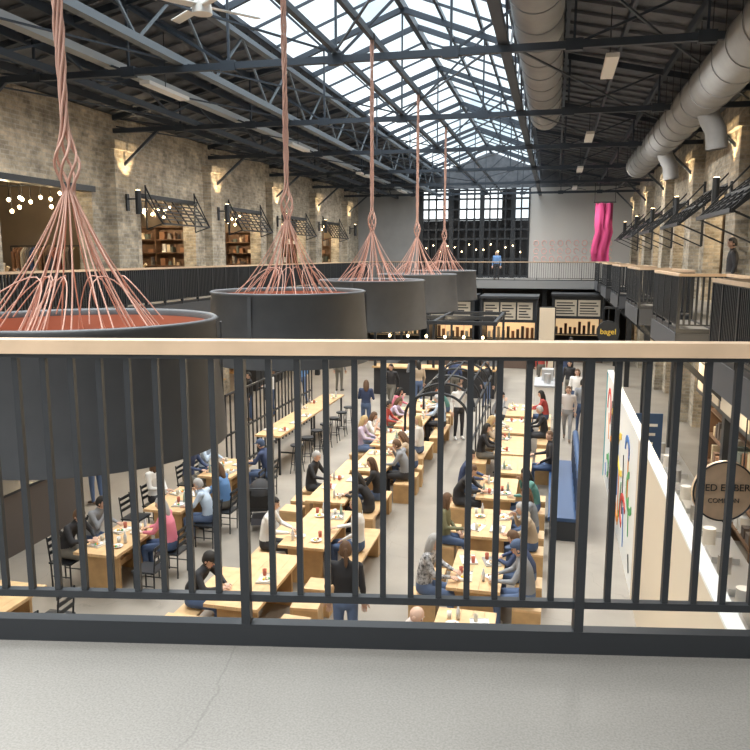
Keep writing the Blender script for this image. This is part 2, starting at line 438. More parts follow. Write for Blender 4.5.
# ------------------------------------------------------------ pendant drum lamps
def lamp_mesh():
    b=MB()
    b.lathe([(1.06,-.90),(1.06,-.86),(1.0,-.03),(1.02,0),(1.0,.015),(.97,0),(.975,-.05),(1.03,-.88),(1.06,-.90)],SHADE,n=64)
    b.lathe([(.972,-.04),(.985,-.3)],COPPER,n=64)
    b.lathe([(.98,-.24),(.55,-.16),(.12,-.13),(.001,-.13)],COPPER,n=48)
    b.lathe([(.98,-.26),(.4,-.28),(.001,-.28)],mat('lamp_white_inner',(.8,.76,.7),.6),n=48)
    for a in range(3):
        t=a*2*math.pi/3+.4
        b.box((1.035*math.cos(t),1.035*math.sin(t),-.45),(.012,.05,.84),SHADE,Matrix.Rotation(t,3,'Z'))
    b.lathe([(.001,-.3),(.12,-.32),(.16,-.42),(.1,-.52),(.001,-.55)],WARM,n=16)
    n=6; top=4.42
    for k in range(n):
        pts=[]
        for i in range(90):
            t=i/89; z=top-(top-.84)*t
            r=.018+.06*math.exp(-((z-1.12)/.14)**2)+.012*math.sin(z*3+k)**2
            a=z*5.5+k*2*math.pi/n
            pts.append((r*math.cos(a),r*math.sin(a),z))
        b.tube(pts,.0105,ROPE,5)
    for k in range(24):
        a=k*2*math.pi/24+random.uniform(-.1,.1); rr=random.uniform(.45,.93)
        zb=-.14-.1*(rr-.12)
        p0=V((.03*math.cos(a),.03*math.sin(a),.92)); p2=V((rr*math.cos(a),rr*math.sin(a),zb))
        p1=V((rr*.38*math.cos(a+.15),rr*.38*math.sin(a+.15),.32))
        b.tube([p0*(1-t)**2+p1*2*t*(1-t)+p2*t*t for t in [i/10 for i in range(11)]],.006,ROPE,5)
        b.cyl(p2,p2+V((0,0,.04)),.02,.02,BLACK,8)
    for k in range(9):
        a=random.uniform(0,6.28); r1=random.uniform(.3,.8); r2=random.uniform(.3,.8); a2=a+random.uniform(.5,1.3)
        p0=V((r1*math.cos(a),r1*math.sin(a),.0)); p2=V((r2*math.cos(a2),r2*math.sin(a2),-.14)); p1=V((.1,0,.7))
        b.tube([p0*(1-t)**2+p1*2*t*(1-t)+p2*t*t for t in [i/10 for i in range(11)]],.005,ROPE,5)
    b.cyl((0,0,top-.05),(0,0,top+.05),.06,.06,BLACK,10)
    return b.mesh('pendant_lamp')
lm=lamp_mesh()
LY=[4.85,9.4,14.1,18.95,23.8]
for y in LY: place(lm,'pendant_lamp',(-3.4,y,5.14))
# ------------------------------------------------------------ wall fixtures, awnings, shops
def sconce_mesh(sg):
    b=MB(); b.box((0,0,0),(.05,.14,.5),BLACK); b.beam((0,0,.1),(sg*.35,0,.1),.04,.04,BLACK)
    b.cyl((sg*.36,0,-.35),(sg*.36,0,.35),.09,.09,BLACK,14); b.cyl((sg*.36,0,.352),(sg*.36,0,.36),.07,.07,WARM,12)
    return b.mesh('wall_sconce')
sl=sconce_mesh(1); sr=sconce_mesh(-1)
for p in PILS[1:]:
    place(sl,'wall_sconce',(XL+.35,p,7.2)); spot('sconce_uplight',(XL+.71,p,7.6),(XL+.4,p,9),130)
    place(sr,'wall_sconce',(XR-.35,p,7.2)); spot('sconce_uplight',(XR-.71,p,7.6),(XR-.4,p,9),130)
def awning(sg,W=3.6,D=1.5,deg=48,t0=.04):
    b=MB()
    R=Matrix.Rotation(-sg*math.radians(deg),3,'Y')
    def P(y,t): return R@V((0,y,-t))
    for i in range(7): b.beam(P(-W/2+W*i/6,0),P(-W/2+W*i/6,D),t0,t0,BLACK)
    for t in (0,.5*D,D): b.beam(P(-W/2,t),P(W/2,t),t0*1.3,t0*1.3,BLACK)
    for y in (-W/2,W/2): b.beam(P(y,D),(0,y,.35),.04,.04,BLACK); b.beam(P(y,D),(0,y,-D),.04,.04,BLACK); b.beam((0,y,-D),(0,y,.4),t0,t0,BLACK)
    for t in (.2,.35,.65,.8): b.beam(P(-W/2,t*D),P(W/2,t*D),.012,.05,AWG)
    return b.mesh('awning_window')
al=awning(1,3.4,1.0,35); ar=awning(-1,3.6,1.6,50,.07)
for c in BAYS[1:]:
    if c>20: place(al,'awning_window',(XL+.1,c,7.45))
    place(ar,'awning_window',(XR-.1,c,7.5))
goods=[RED,ORANGE,GREEN,BLUE,YEL,WHITE,CREAM,cm(.3,.15,.08),cm(.5,.3,.35),cm(.2,.3,.3),cm(.55,.45,.3),cm(.15,.12,.1)]
muted=[cm(.3,.15,.08),cm(.55,.45,.3),cm(.15,.12,.1),cm(.1,.08,.07),WHITE,CREAM,cm(.2,.12,.08),cm(.12,.14,.12),cm(.35,.2,.12),cm(.25,.22,.2)]
def shop_shelf(L=3.4,H=2.4,pal=None,wood=None):
    pal=pal or goods; wood=wood or PINE2
    b=MB(); n=5
    b.box((0,-.0,H/2),(.04,L,H),WOODD if wood is WOODD else mat('shelf_back',(.5,.33,.18),.6))
    for i in range(n+1): b.box((.2,0,H*i/n+.02 if i<n else H),(.4,L,.035),wood)
    for y in (-L/2,0,L/2): b.box((.2,y,H/2),(.4,.04,H),wood)
    for i in range(n):
        y=-L/2+.1
        while y<L/2-.12:
            w=random.uniform(.07,.3); hh=random.uniform(.1,.36)*H/2.4
            if abs(y+w/2)>.08+w/2 and random.random()<.75:
                if random.random()<.5: b.box((.2,y+w/2,H*i/n+.04+hh/2),(.25,w*.85,hh),random.choice(pal))
                else: b.cyl((.2,y+w/2,H*i/n+.04),(.2,y+w/2,H*i/n+.04+hh),min(w,.24)*.42,min(w,.24)*.3,random.choice(pal),8)
            y+=w+.02
    return b
for i,c in enumerate(BAYS[1:],1):
    shop_shelf(pal=muted,wood=WOODD).obj('shop_shelf',(-16.9,c,MZ))
    if i!=3: shop_shelf(2.6,2.5,muted,WOODD).obj('shop_shelf',(-15.1,c+3.07,MZ),-math.pi/2)
    else:
        b=MB()   # clothes rail in the dim shop
        b.cyl((-1.2,0,1.7),(1.2,0,1.7),.02,.02,BLACK,8)
        for x in(-1.2,1.2): b.cyl((x,0,0),(x,0,1.7),.02,.02,BLACK,8); b.beam((x,-.25,.02),(x,.25,.02),.04,.04,BLACK)
        for k in range(14):
            x=-1.05+k*.16; m=random.choice(muted+[cm(.06,.1,.2),cm(.35,.12,.08)])
            b.add([V((x,-.05,1.66)),V((x,-.22,1.5)),V((x,-.2,.75)),V((x,.2,.75)),V((x,.22,1.5)),V((x,.05,1.66)),
                   V((x+.05,-.05,1.66)),V((x+.05,-.22,1.5)),V((x+.05,-.2,.75)),V((x+.05,.2,.75)),V((x+.05,.22,1.5)),V((x+.05,.05,1.66))],
                  [(0,1,2,3,4,5),(11,10,9,8,7,6),(0,6,7,1),(1,7,8,2),(2,8,9,3),(3,9,10,4),(4,10,11,5),(5,11,6,0)],m)
        b.obj('clothes_rack',(-15.1,c+2.5,MZ))
    b=MB(); b.box((0,0,.85),(.6,2.4,.05),PINE2)
    for x in(-.25,.25):
        for y in(-1.1,1.1): b.box((x,y,.41),(.05,.05,.82),BLACK)
    for k in range(12):
        b.cyl((random.uniform(-.2,.2),-1.05+k*.19,.875),(random.uniform(-.2,.2),-1.05+k*.19,.875+random.uniform(.12,.4)),.06,.05,random.choice(muted),8)
    b.obj('display_table',(-14.6,c-.3,MZ))
    b=MB()
    for k in range(9):
        y=-1.7+k*.425; z=-.25*math.sin(math.pi*k/8)-.1*(k%2)
        b.cyl((0,y,0.0),(0,y,z-.12),.008,.008,BLACK,5); b.ell((0,y,z-.17),(.045,.045,.055),WARM,nu=8,nv=6)
    for k in range(8):
        x=-2.6+k*.35; y=1.0+.5*math.sin(k*2); z=-.35-.16*(k%3)
        b.cyl((x,y,0.0),(x,y,z),.006,.006,BLACK,5); b.ell((x,y,z-.05),(.05,.05,.06),WARM,nu=8,nv=6)
        b.beam((x,min(y,1.0),0),(x,max(y,1.0)+.02,0),.01,.01,BLACK)
    b.beam((0,-1.75,0),(0,1.75,0),.03,.03,BLACK); b.beam((-2.7,1.0,0),(0,1.0,0),.03,.03,BLACK)
    b.obj('string_lights',(-13.9,c,7.55))
    if i in (4,6):
        b=MB()
        for k in range(7):
            x=-1.2+k*.4; b.add([V((x-.13,0,0)),V((x+.13,0,0)),V((x,0,-.35))],[(0,1,2)],[WHITE,CREAM][k%2])
        b.beam((-1.5,0,0),(1.5,0,0),.02,.02,BLACK)
        b.cyl((-1.4,0,0),(-1.4,0,.7),.008,.008,BLACK,4); b.cyl((1.4,0,0),(1.4,0,.7),.008,.008,BLACK,4)
        b.obj('pennant_garland',(-15.2,c+1.5,7.35))
    point('shop_light',(-14.6,c+.2,7.2),70 if i==3 else 190)
    shop_shelf(3.4,2.2).obj('stall_shelf',(-16.2,c,0))
    shop_shelf(2.4,2.4).obj('stall_shelf',(-15.1,c+3.07,0),-math.pi/2)
    b=MB(); b.box((0,0,.5),(.7,3.2,1.0),DARK); b.box((0,0,1.03),(.85,3.4,.06),PINE2)
    for k in range(6): b.box((.352,-1.35+k*.54,.5),(.02,.46,.8),BLACK)
    for k in range(5): b.box((-.1,-1.3+k*.6,1.16),(.3,.3,.2),random.choice(muted))
    b.obj('stall_counter',(-12.3,c,0))
    b=MB(); b.box((0,0,0),(.06,3.0,.6),MENU)
    for k in range(4): b.box((.035,-1.1+k*.73,0),(.01,.6,.48),DARK)
    for yy in(-1.2,1.2): b.cyl((0,yy,.3),(0,yy,.76),.015,.015,BLACK,6)
    b.obj('menu_board',(-11.6,c,3.1))
    point('stall_light',(-14.6,c,3.0),120); point('stall_light',(-11.8,c+3.2,3.5),60)
for c in BAYS[2:]:
    shop_shelf(pal=muted,wood=WOODD).obj('shop_shelf',(8.3,c,MZ),math.pi)
    shop_shelf(2.6,2.7,muted,WOODD).obj('shop_shelf',(6.8,c+3.07,MZ),-math.pi/2)
    point('shop_light',(6.2,c,7.2),180)
    shop_shelf(3.4,2.2).obj('stall_shelf',(8.2,c,0),math.pi)
    point('stall_light',(6.0,c,3.0),90)
# ------------------------------------------------------------ right stall: panel, signs
b=MB()
b.bx(1.42,1.52,5.5,19.6,0,2.72,WHITE); b.bx(1.415,1.42,5.5,12.4,0.0,2.72,CREAM)
b.bx(1.4,1.54,5.5,19.62,2.72,2.75,WHITE); b.bx(1.40,1.54,19.6,19.66,0,2.75,cm(.1,.35,.4))
for k,(yy,zz,r,m) in enumerate([(18.6,1.9,.5,RED),(17.6,.9,.55,ORANGE),(16.6,2.0,.45,GREEN),(16.2,.9,.4,BLUE),(15.2,1.7,.6,YEL),(14.3,.8,.5,RED),(14.0,2.1,.35,BLUE),(18.4,.6,.35,GREEN),(17.5,2.2,.25,YEL),(15.4,.5,.3,ORANGE),(13.3,1.5,.5,GREEN)]):
    pts=[(1.41,yy+r*math.cos(a),zz+r*math.sin(a)*(1 if a<3 else .6)) for a in [j*.35+k for j in range(12)]]
    for p,q in zip(pts[:-1],pts[1:]): b.beam(p,q,.012,.12,m)
for k in range(16): b.beam((1.41,12.8+k*.4,.25+(k%3)*.5),(1.41,13.0+k*.4,.5+(k*7%5)*.45),.012,.05,[BLACK,GREEN,ORANGE,BLUE][k%4])
b.obj('graphic_partition')
b=MB(); b.bx(2.4,3.0,8.0,19,0,.9,WHITE); b.bx(2.35,3.05,7.9,19.1,.9,.95,STEEL)
for k in range(9):
    b.box((2.7,8.6+k*1.15,1.0),(.4,.5,.1),STEEL); b.cyl((2.6,9.1+k*1.15,.95),(2.6,9.1+k*1.15,1.25),.1,.1,[STEEL,WHITE][k%2],14)
b.obj('kitchen_counter')
b=MB(); shx=3.45
for p_ in range(5):
    y0=9.5+p_*2.0
    b.bx(shx,shx+.4,y0,y0+.05,0,2.6,WOODD)
for z in(.5,1.1,1.7,2.25,2.6): b.bx(shx,shx+.4,9.5,17.55,z,z+.04,WOODD)
for z in(.54,1.14,1.74):
    y=9.7
    while y<17.3:
        w=random.uniform(.12,.35); b.bx(shx+.05,shx+.35,y,y+w*.8,z,z+random.uniform(.15,.42),random.choice(muted)); y+=w+.05
b.obj('stall_shelving')
b=MB(); b.bx(3.05,3.1,10,17,2.75,3.5,BLACK)
for k in range(6): b.bx(3.03,3.05,10.2+k*1.13,11.1+k*1.13,2.85,3.4,MENU)
for y in(10.5,13.5,16.5): b.cyl((3.08,y,3.5),(3.08,y,3.9),.012,.012,BLACK,5)
b.obj('menu_board')
point('kitchen_light',(2.4,12,3.6),100); point('kitchen_light',(2.4,17,3.6),100)
b=MB(); b.cyl((0,-.025,0),(0,.025,0),.42,.42,OAK,48); b.tube([(.41*math.cos(a),-.03,.41*math.sin(a)) for a in [i*math.pi/24 for i in range(49)]],.012,BLACK,5)
for x in(-.25,.25): b.cyl((x,0,.33),(x,0,1.32),.01,.01,BLACK,6)
o=b.obj('round_wood_sign',(2.33,10.6,2.46),.2)
text('RED EMBER',(0,-.035,.05),.135,0,BLACK,o); text('COMMON',(0,-.035,-.13),.09,0,BLACK,o)
b=MB(); b.cyl((0,-.04,0),(0,.04,0),.38,.38,BLACK,40); b.cyl((0,0,.38),(0,0,.78),.015,.015,BLACK,6)
o=b.obj('round_hanging_sign',(1.85,26.6,3.05))
text('bagel',(0,-.05,0),.26,0,YEL,o)
b=MB(); b.bx(1.7,2.15,26.56,26.64,3.83,3.9,BLACK); b.obj('sign_bracket')
b=MB(); b.box((0,0,1.75),(.7,.03,1.1),NAVY)
for k in range(4): b.box((0,-.017,2.05-.2*k),(.5-.08*k,.006,.06),WHITE)
b.cyl((0,0,0),(0,0,1.25),.02,.02,BLACK,6); b.box((0,0,.015),(.4,.3,.03),BLACK)
b.obj('poster_stand',(2.0,16.5,0),.1)
# ------------------------------------------------------------ furniture
def table_mesh(L=1.95,W=.82,H=.75):
    b=MB()
    for i in range(5): b.box((-W/2+W*(i+.5)/5,0,H-.025),(W/5-.004,L,.05),PINE)
    for y in(-L/2+.25,L/2-.25):
        b.box((0,y,(H-.05)/2),(W*.75,.06,H-.05),PINE2)
    b.box((0,0,.32),(.08,L-.5,.1),PINE2)
    b.box((0,0,H-.09),(.12,L-.5,.08),PINE2)
    return b.mesh('communal_table')
def bench_mesh(L=1.85):
    b=MB(); b.box((0,0,.43),(.36,L,.04),PINE)
    for y in (-L/2+.14,L/2-.14): b.box((0,y,.205),(.34,.26,.41),PINE2)
    b.box((0,0,.36),(.05,L-.5,.1),PINE2)
    return b.mesh('wooden_bench')
def cube_stool():
    b=MB(); s=.42
    b.box((0,0,.43),(s,s,.04),PINE)
    for a in(-1,1): b.box((a*(s/2-.02),0,.205),(.04,s,.41),PINE2); b.box((0,a*(s/2-.02),.205),(s-.08,.03,.41),PINE2)
    return b.mesh('cube_stool')
def chair_mesh():
    b=MB()
    b.box((0,0,.44),(.42,.42,.03),BLACK)
    for x in(-.18,.18):
        b.cyl((x,-.18,0),(x,-.18,.44),.014,.014,BLACK,8); b.tube([(x,.18,0),(x,.19,.44),(x,.24,.88)],.014,BLACK,8)
        b.cyl((x,-.18,.2),(x,.18,.2),.01,.01,BLACK,6)
    for z in(.6,.72,.84): b.box((0,.21,z),(.36,.015,.06),BLACK)
    return b.mesh('dining_chair')
def stool_mesh():
    b=MB(); b.cyl((0,0,.72),(0,0,.76),.17,.17,BLACK,20)
    for i in range(4):
        a=i*math.pi/2+.78; b.cyl((.1*math.cos(a),.1*math.sin(a),.72),(.2*math.cos(a),.2*math.sin(a),0),.012,.012,BLACK,6)
    b.tube([(.16*math.cos(a),.16*math.sin(a),.25) for a in [i*math.pi/8 for i in range(17)]],.009,BLACK,5)
    return b.mesh('bar_stool')
TB=table_mesh(); BN=bench_mesh(); CS=cube_stool(); CH=chair_mesh(); ST=stool_mesh()
TBS=table_mesh(1.5,.8)
def tray(seed):
    r=random.Random(seed); b=MB()
    kind=seed%4
    if kind!=3:
        b.box((0,0,.006),(.40,.28,.012),[WHITE,cm(.35,.33,.3),CREAM][kind])
        for sx in(-1,1): b.box((sx*.197,0,.015),(.008,.28,.02),STEEL)
    b.lathe([(.001,.014),(.07,.014),(.11,.03),(.105,.032),(.068,.02),(.001,.02)],WHITE,(-.07,0,0),20)
    for i in range(6): b.ell((-.07+r.uniform(-.05,.05),r.uniform(-.05,.05),.035),(.03,.025,.02),r.choice([ORANGE,GREEN,YEL,CREAM,cm(.3,.15,.08),cm(.6,.4,.2)]),nu=7,nv=5)
    b.lathe([(.001,.012),(.03,.012),(.038,.12),(.034,.12),(.027,.02)],r.choice([WHITE,cm(.5,.15,.1),cm(.55,.5,.4),BLACK]),(.13,.06,0),14)
    if kind%2: b.lathe([(.001,.012),(.03,.012),(.03,.15),(.012,.19),(.012,.23),(.001,.23)],r.choice([cm(.25,.12,.05),cm(.3,.4,.35),cm(.6,.62,.64)]),(.13,-.07,0),12)
    else: b.box((.12,-.07,.02),(.1,.08,.015),WHITE,Matrix.Rotation(.3,3,'Z'))
    return b.mesh('food_tray')
TR=[tray(i) for i in range(8)]
def trays(x,y,L,n,z=.75,pr=.62):
    for i in range(n):
        for sx in(-1,1):
            if random.random()<pr:
                place(random.choice(TR),'food_tray',(x+sx*random.uniform(.15,.22),y-L/2+L*(i+.5)/n,z),math.pi/2*random.choice([1,-1])+random.uniform(-.35,.35),sc=.9)
XC=-4.1
CY=[10.1,12.4,14.75,17.05,19.4,21.7,24.0]
CX=[XC+d for d in(-.15,.1,-.2,.1,0,.15,-.05)]
for i,y in enumerate(CY):
    x=CX[i]
    place(TB,'communal_table',(x,y,0)); trays(x,y,1.8,3,pr=.15 if i==0 else .66)
    for sx in(-1,1):
        if (i+sx)%3==1:
            for k in(-.65,0,.65): place(CS,'cube_stool',(x+sx*.8,y+k,0),random.uniform(-.1,.1))
        else: place(BN,'wooden_bench',(x+sx*.8,y,0))
place(TB,'communal_table',(-4.6,7.8,0)); place(BN,'wooden_bench',(-5.4,7.8,0)); place(BN,'wooden_bench',(-3.8,7.8,0))
XLc=-7.2
for y in (11.1,13.3,15.6):
    place(TBS,'communal_table',(XLc,y,0)); trays(XLc,y,1.3,2,pr=.9)
    for sx in(-1,1):
        for k in(-.4,.4): place(CH,'dining_chair',(XLc+sx*.78,y+k,0),-sx*math.pi/2)
place(TBS,'communal_table',(-7.6,8.4,0))
for k in (-.4,.4): place(CH,'dining_chair',(-6.85,8.4+k,0),-math.pi/2)
for y in (9.05,11.2,13.35,15.5):
    place(TBS,'communal_table',(-1.0,y,0)); trays(-1.0,y,1.3,2,pr=.9)
    for sx in(-1,1):
        for k in(-.4,.4): place(CS,'cube_stool',(-1.0+sx*.78,y+k,0))
for y in (19.3,21.6,23.9):
    place(TB,'communal_table',(-.9,y,0)); trays(-.9,y,1.8,3)
    for sx in(-1,1): place(BN,'wooden_bench',(-.9+sx*.78,y,0))
place(TBS,'communal_table',(-.75,17.4,0)); trays(-.75,17.4,1.3,2)
def high_table(L):
    b=MB(); b.box((0,0,1.03),(.7,L,.05),PINE)
    n=int(L/1.5)
    for i in range(n+1):
        y=-L/2+.1+(L-.2)*i/n
        for x in(-.28,.28): b.box((x,y,.5),(.05,.05,1.0),BLACK)
        b.box((0,y,.2),(.56,.04,.04),BLACK)
    return b
high_table(6).obj('high_table',(-7.0,20.6,0)); trays(-7.0,20.6,5.6,6,1.055,.4)
for k in range(7):
    place(ST,'bar_stool',(-6.35,18+k*.85,0))
def screen(L,H,arch,step=.28):
    b=MB()
    n=int(L/step)
    for i in range(n+1):
        y=-L/2+L*i/n
        b.box((0,y,H/2),(.035,.035,H),BLACK)
    for z in(.1,H*.5,H): b.box((0,0,z),(.05,L,.05),BLACK)
    if arch:
        m=int(L/1.3)
        for i in range(m+1):
            y=-L/2+L*i/m
            b.tube([(0,y,H-.1)]+[(-.8+.8*math.cos(a),y,H+.62*math.sin(a)) for a in [j*math.pi/16 for j in range(0,17)]]+[(-1.6,y,H-.4)],.035,BLACK,8)
        for a in (math.pi/4,math.pi/2,math.pi*3/4): b.box((-.8+.8*math.cos(a),0,H+.62*math.sin(a)),(.04,L,.04),BLACK)
    return b
screen(7,2.1,False).obj('steel_screen',(-8.0,20.8,0))
screen(7,1.6,True,.9).obj('steel_arch_trellis',(-1.95,21.8,0))
def banquette(L):
    b=MB(); b.box((0,0,.2),(.55,L,.4),BLACK); b.box((-.02,0,.43),(.58,L,.08),NAVY)
    b.box((.3,0,.65),(.12,L,1.1),NAVY); b.cyl((.3,-L/2,1.2),(.3,L/2,1.2),.07,.07,NAVY,10)
    n=int(L/.5)
    for i in range(n+1): b.box((.235,-L/2+L*i/n,.8),(.012,.02,.7),BLACK)
    return b
banquette(4.4).obj('banquette_seat',(.36,16.9,0))
b=MB(); b.box((0,0,.55),(.8,1.8,1.1),WHITE); b.box((0,0,1.13),(.9,1.9,.06),cm(.35,.36,.38)); b.box((.0,.4,1.36),(.4,.5,.4),STEEL); b.cyl((0,-.4,1.16),(0,-.4,1.5),.12,.12,STEEL,14)
b.obj('condiment_station',(-.1,27.2,0))
b=MB(); b.box((0,0,.6),(.9,2.4,1.2),cm(.12,.1,.09)); b.box((0,0,1.22),(1.0,2.5,.05),BLACK)
b.obj('waste_station',(-10.2,12.5,0))
b=MB()
b.bx(-7.0,-2.2,29.5,30.2,0,1.1,DARK); b.bx(-7.1,-2.1,29.4,30.4,1.1,1.16,PINE2)
b.bx(-7.0,-6.4,30.2,35,0,1.1,DARK); b.bx(-2.8,-2.2,30.2,35,0,1.1,DARK)
for x in(-7,-4.6,-2.2):
    for y in(29.6,35): b.bx(x-.05,x+.05,y-.05,y+.05,0,3.0,BLACK)
for y in(29.6,32.3,35): b.bx(-7.1,-2.1,y-.06,y+.06,2.9,3.05,BLACK)
for x in(-7,-4.6,-2.2): b.bx(x-.06,x+.06,29.5,35.1,2.9,3.05,BLACK)
for i in range(16): b.cyl((-6.6+i*.28,32.3,1.6),(-6.6+i*.28,32.3,1.6+.3),.05,.03,[GREEN,cm(.3,.15,.08),cm(.5,.45,.3)][i%3],8)
b.bx(-6.8,-2.4,32.15,32.45,1.55,1.6,BLACK)
b.bx(-6.8,-6.75,32.15,32.45,0,3,BLACK); b.bx(-2.45,-2.4,32.15,32.45,0,3,BLACK)
for i in range(6): b.cyl((-6.4+i*.75,29.6,2.9),(-6.4+i*.75,29.6,2.5),.006,.006,BLACK,4); b.ell((-6.4+i*.75,29.6,2.42),(.05,.05,.06),WARM,nu=8,nv=6)
b.obj('bar_island')
def kiosk(x0,x1,y,name='food_kiosk'):
    b=MB(); L=x1-x0
    b.bx(x0,x1,y,y+.6,0,1.05,cm(.13,.09,.07)); b.bx(x0-.05,x1+.05,y-.05,y+.7,1.05,1.1,BLACK)
    b.bx(x0,x1,y+2.5,y+2.6,0,3.5,DARK)
    b.bx(x0,x1,y+.2,y+.28,2.3,3.5,BLACK)
    n=max(2,int(L/.9))
    for i in range(n):
        xa=x0+.1+(L-.2)*i/n; xb=xa+(L-.2)/n-.08
        b.bx(xa,xb,y+.17,y+.2,2.45,3.3,MENU)
        for k in range(5): b.bx(xa+.08,xb-.1*(k%3)-.1,y+.155,y+.17,2.55+k*.14,2.61+k*.14,DARK)
    b.bx(x0+.1,x1-.1,y+2.45,y+2.5,1.2,2.2,WARMP)
    for i in range(int(L/.25)): b.bx(x0+.15+i*.25,x0+.3+i*.25,y+2.2,y+2.4,1.3,1.3+random.uniform(.2,.7),random.choice(muted))
    b.bx(x0+.1,x1-.1,y+2.1,y+2.45,1.25,1.3,BLACK)
    for x in(x0,x1): b.bx(x-.05,x+.05,y,y+2.6,0,3.55,BLACK)
    b.bx(x0-.1,x1+.1,y-.1,y+2.6,3.5,3.62,BLACK)
    b.obj(name)
kiosk(-6.2,-3.9,38); kiosk(-3.5,-.8,38); kiosk(-10.2,-6.8,39)
kiosk(.0,2.6,41)
b=MB(); b.bx(-.6,.1,36,36.1,0,3.2,CREAM); b.bx(-.65,.15,36.1,36.16,0,3.25,BLACK); b.obj('freestanding_panel')
point('kiosk_light',(-5,39.3,3.2),50); point('kiosk_light',(-2.2,39.3,3.2),50); point('kiosk_light',(-8.5,40.2,3.2),50); point('bar_light',(-4.6,31,2.8),50)
b=MB()
for x in(-.25,.25):
    b.tube([(x,.35,.12),(x,-.1,.55),(x,-.5,1.0)],.014,BLACK,6); b.tube([(x,-.35,.12),(x,.1,.5),(x,.3,.6)],.014,BLACK,6)
    for y in(-.35,.35):
        b.tube([(x,y+.11*math.cos(a),.13+.11*math.sin(a)) for a in [i*math.pi/8 for i in range(17)]],.02,BLACK,6)
        b.cyl((x-.02,y,.13),(x+.02,y,.13),.03,.03,WHITE,8)
b.cyl((-.25,-.5,1.0),(.25,-.5,1.0),.018,.018,BLACK,8)
b.box((0,.05,.45),(.42,.5,.06),DARK); b.box((0,-.2,.68),(.42,.06,.5),DARK,Matrix.Rotation(.3,3,'X'))
b.ell((0,-.08,.8),(.24,.32,.28),DARK,nu=16,nv=10,keep=lambda p:p.z>.0)
b.box((0,0,.2),(.38,.45,.12),cm(.1,.1,.12))
b.obj('baby_stroller',(-5.75,14.0,0),.3)
# ------------------------------------------------------------ people
def body_geo(J):
    b=MB(); K=BLACK; bones=[]
    def cap(a,c,ra,rc,lab):
        b.cyl(a,c,ra,rc,K,12); b.ell(a,(ra,)*3,K,nu=12,nv=8); b.ell(c,(rc,)*3,K,nu=12,nv=8); bones.append((V(a),V(c),ra,rc,lab))
    pel,wa,ch,nk,hd=[V(J[k]) for k in('pel','waist','chest','neck','head')]
    def ring_loft(rings):
        n=16; vs=[]
        for c,rx,ry in rings:
            for i in range(n):
                a=2*math.pi*i/n; vs.append(V(c)+V((rx*math.cos(a),ry*math.sin(a),0)))
        fs=[(j*n+i,j*n+(i+1)%n,(j+1)*n+(i+1)%n,(j+1)*n+i) for j in range(len(rings)-1) for i in range(n)]
        fs.append(tuple(range(n))[::-1]); fs.append(tuple(range((len(rings)-1)*n,len(rings)*n)))
        b.add(vs,fs,K)
    up=V((0,0,1))
    ring_loft([(pel-up*.11,.11,.09),(pel-up*.05,.165,.125),(pel+up*.04,.17,.125),(wa,.15,.11),(ch,.175,.122),(ch+(nk-ch)*.6,.17,.1),(nk-up*.02,.1,.075),(nk+up*.02,.06,.06)])
    bones.append((pel-up*.1,pel+up*.02,.15,.15,3)); bones.append((pel+up*.08,wa,.14,.14,1)); bones.append((wa,ch,.15,.15,1)); bones.append((ch,nk-up*.03,.14,.09,1))
    cap(nk+up*.01,hd-up*.02,.052,.05,0)
    for s in('L','R'):
        sh,el,wr,hp,kn,an,to=[V(J[k+s]) for k in('sh','el','wr','hip','kn','an','toe')]
        sx=1 if sh.x>0 else -1
        cap(ch+(nk-ch)*.55+V((sx*.06,0,0)),sh,.075,.064,1)
        cap(sh,el,.06,.046,1); cap(el,wr,.046,.031,2)
        cap(hp,kn,.09,.062,3); cap(kn,an,.062,.043,3)
        cap(an+V((0,0,-.02)),to,.042,.034,4); d=(V((to.x,to.y,0))-V((an.x,an.y,0))).normalized()
        cap(an+V((0,0,-.03)),an-d*.05+V((0,0,-.04)),.04,.034,4)
    me=b.mesh('tmp'); o=bpy.data.objects.new('tmp',me); COL.objects.link(o)
    r=o.modifiers.new('r','REMESH'); r.mode='VOXEL'; r.voxel_size=.02
    sm=o.modifiers.new('s','SMOOTH'); sm.factor=.5; sm.iterations=4
    dg=bpy.context.evaluated_depsgraph_get(); e=bpy.data.meshes.new_from_object(o.evaluated_get(dg))
    bpy.data.objects.remove(o)
    vs=[v.co.copy() for v in e.vertices]; fs=[]; ml=[]
    for p in e.polygons:
        c=p.center; best=9;bl=0
        for a,q,ra,rq,lab in bones:
            d=q-a; t=max(0,min(1,(c-a).dot(d)/max(d.length_squared,1e-9)))
            D=(c-(a+d*t)).length-(ra+(rq-ra)*t)
            if D<best: best=D; bl=lab
        fs.append(list(p.vertices)); ml.append(bl)
    return vs,fs,ml
PM=[mat('p_%d'%i,(.5,.5,.5)) for i in range(8)]
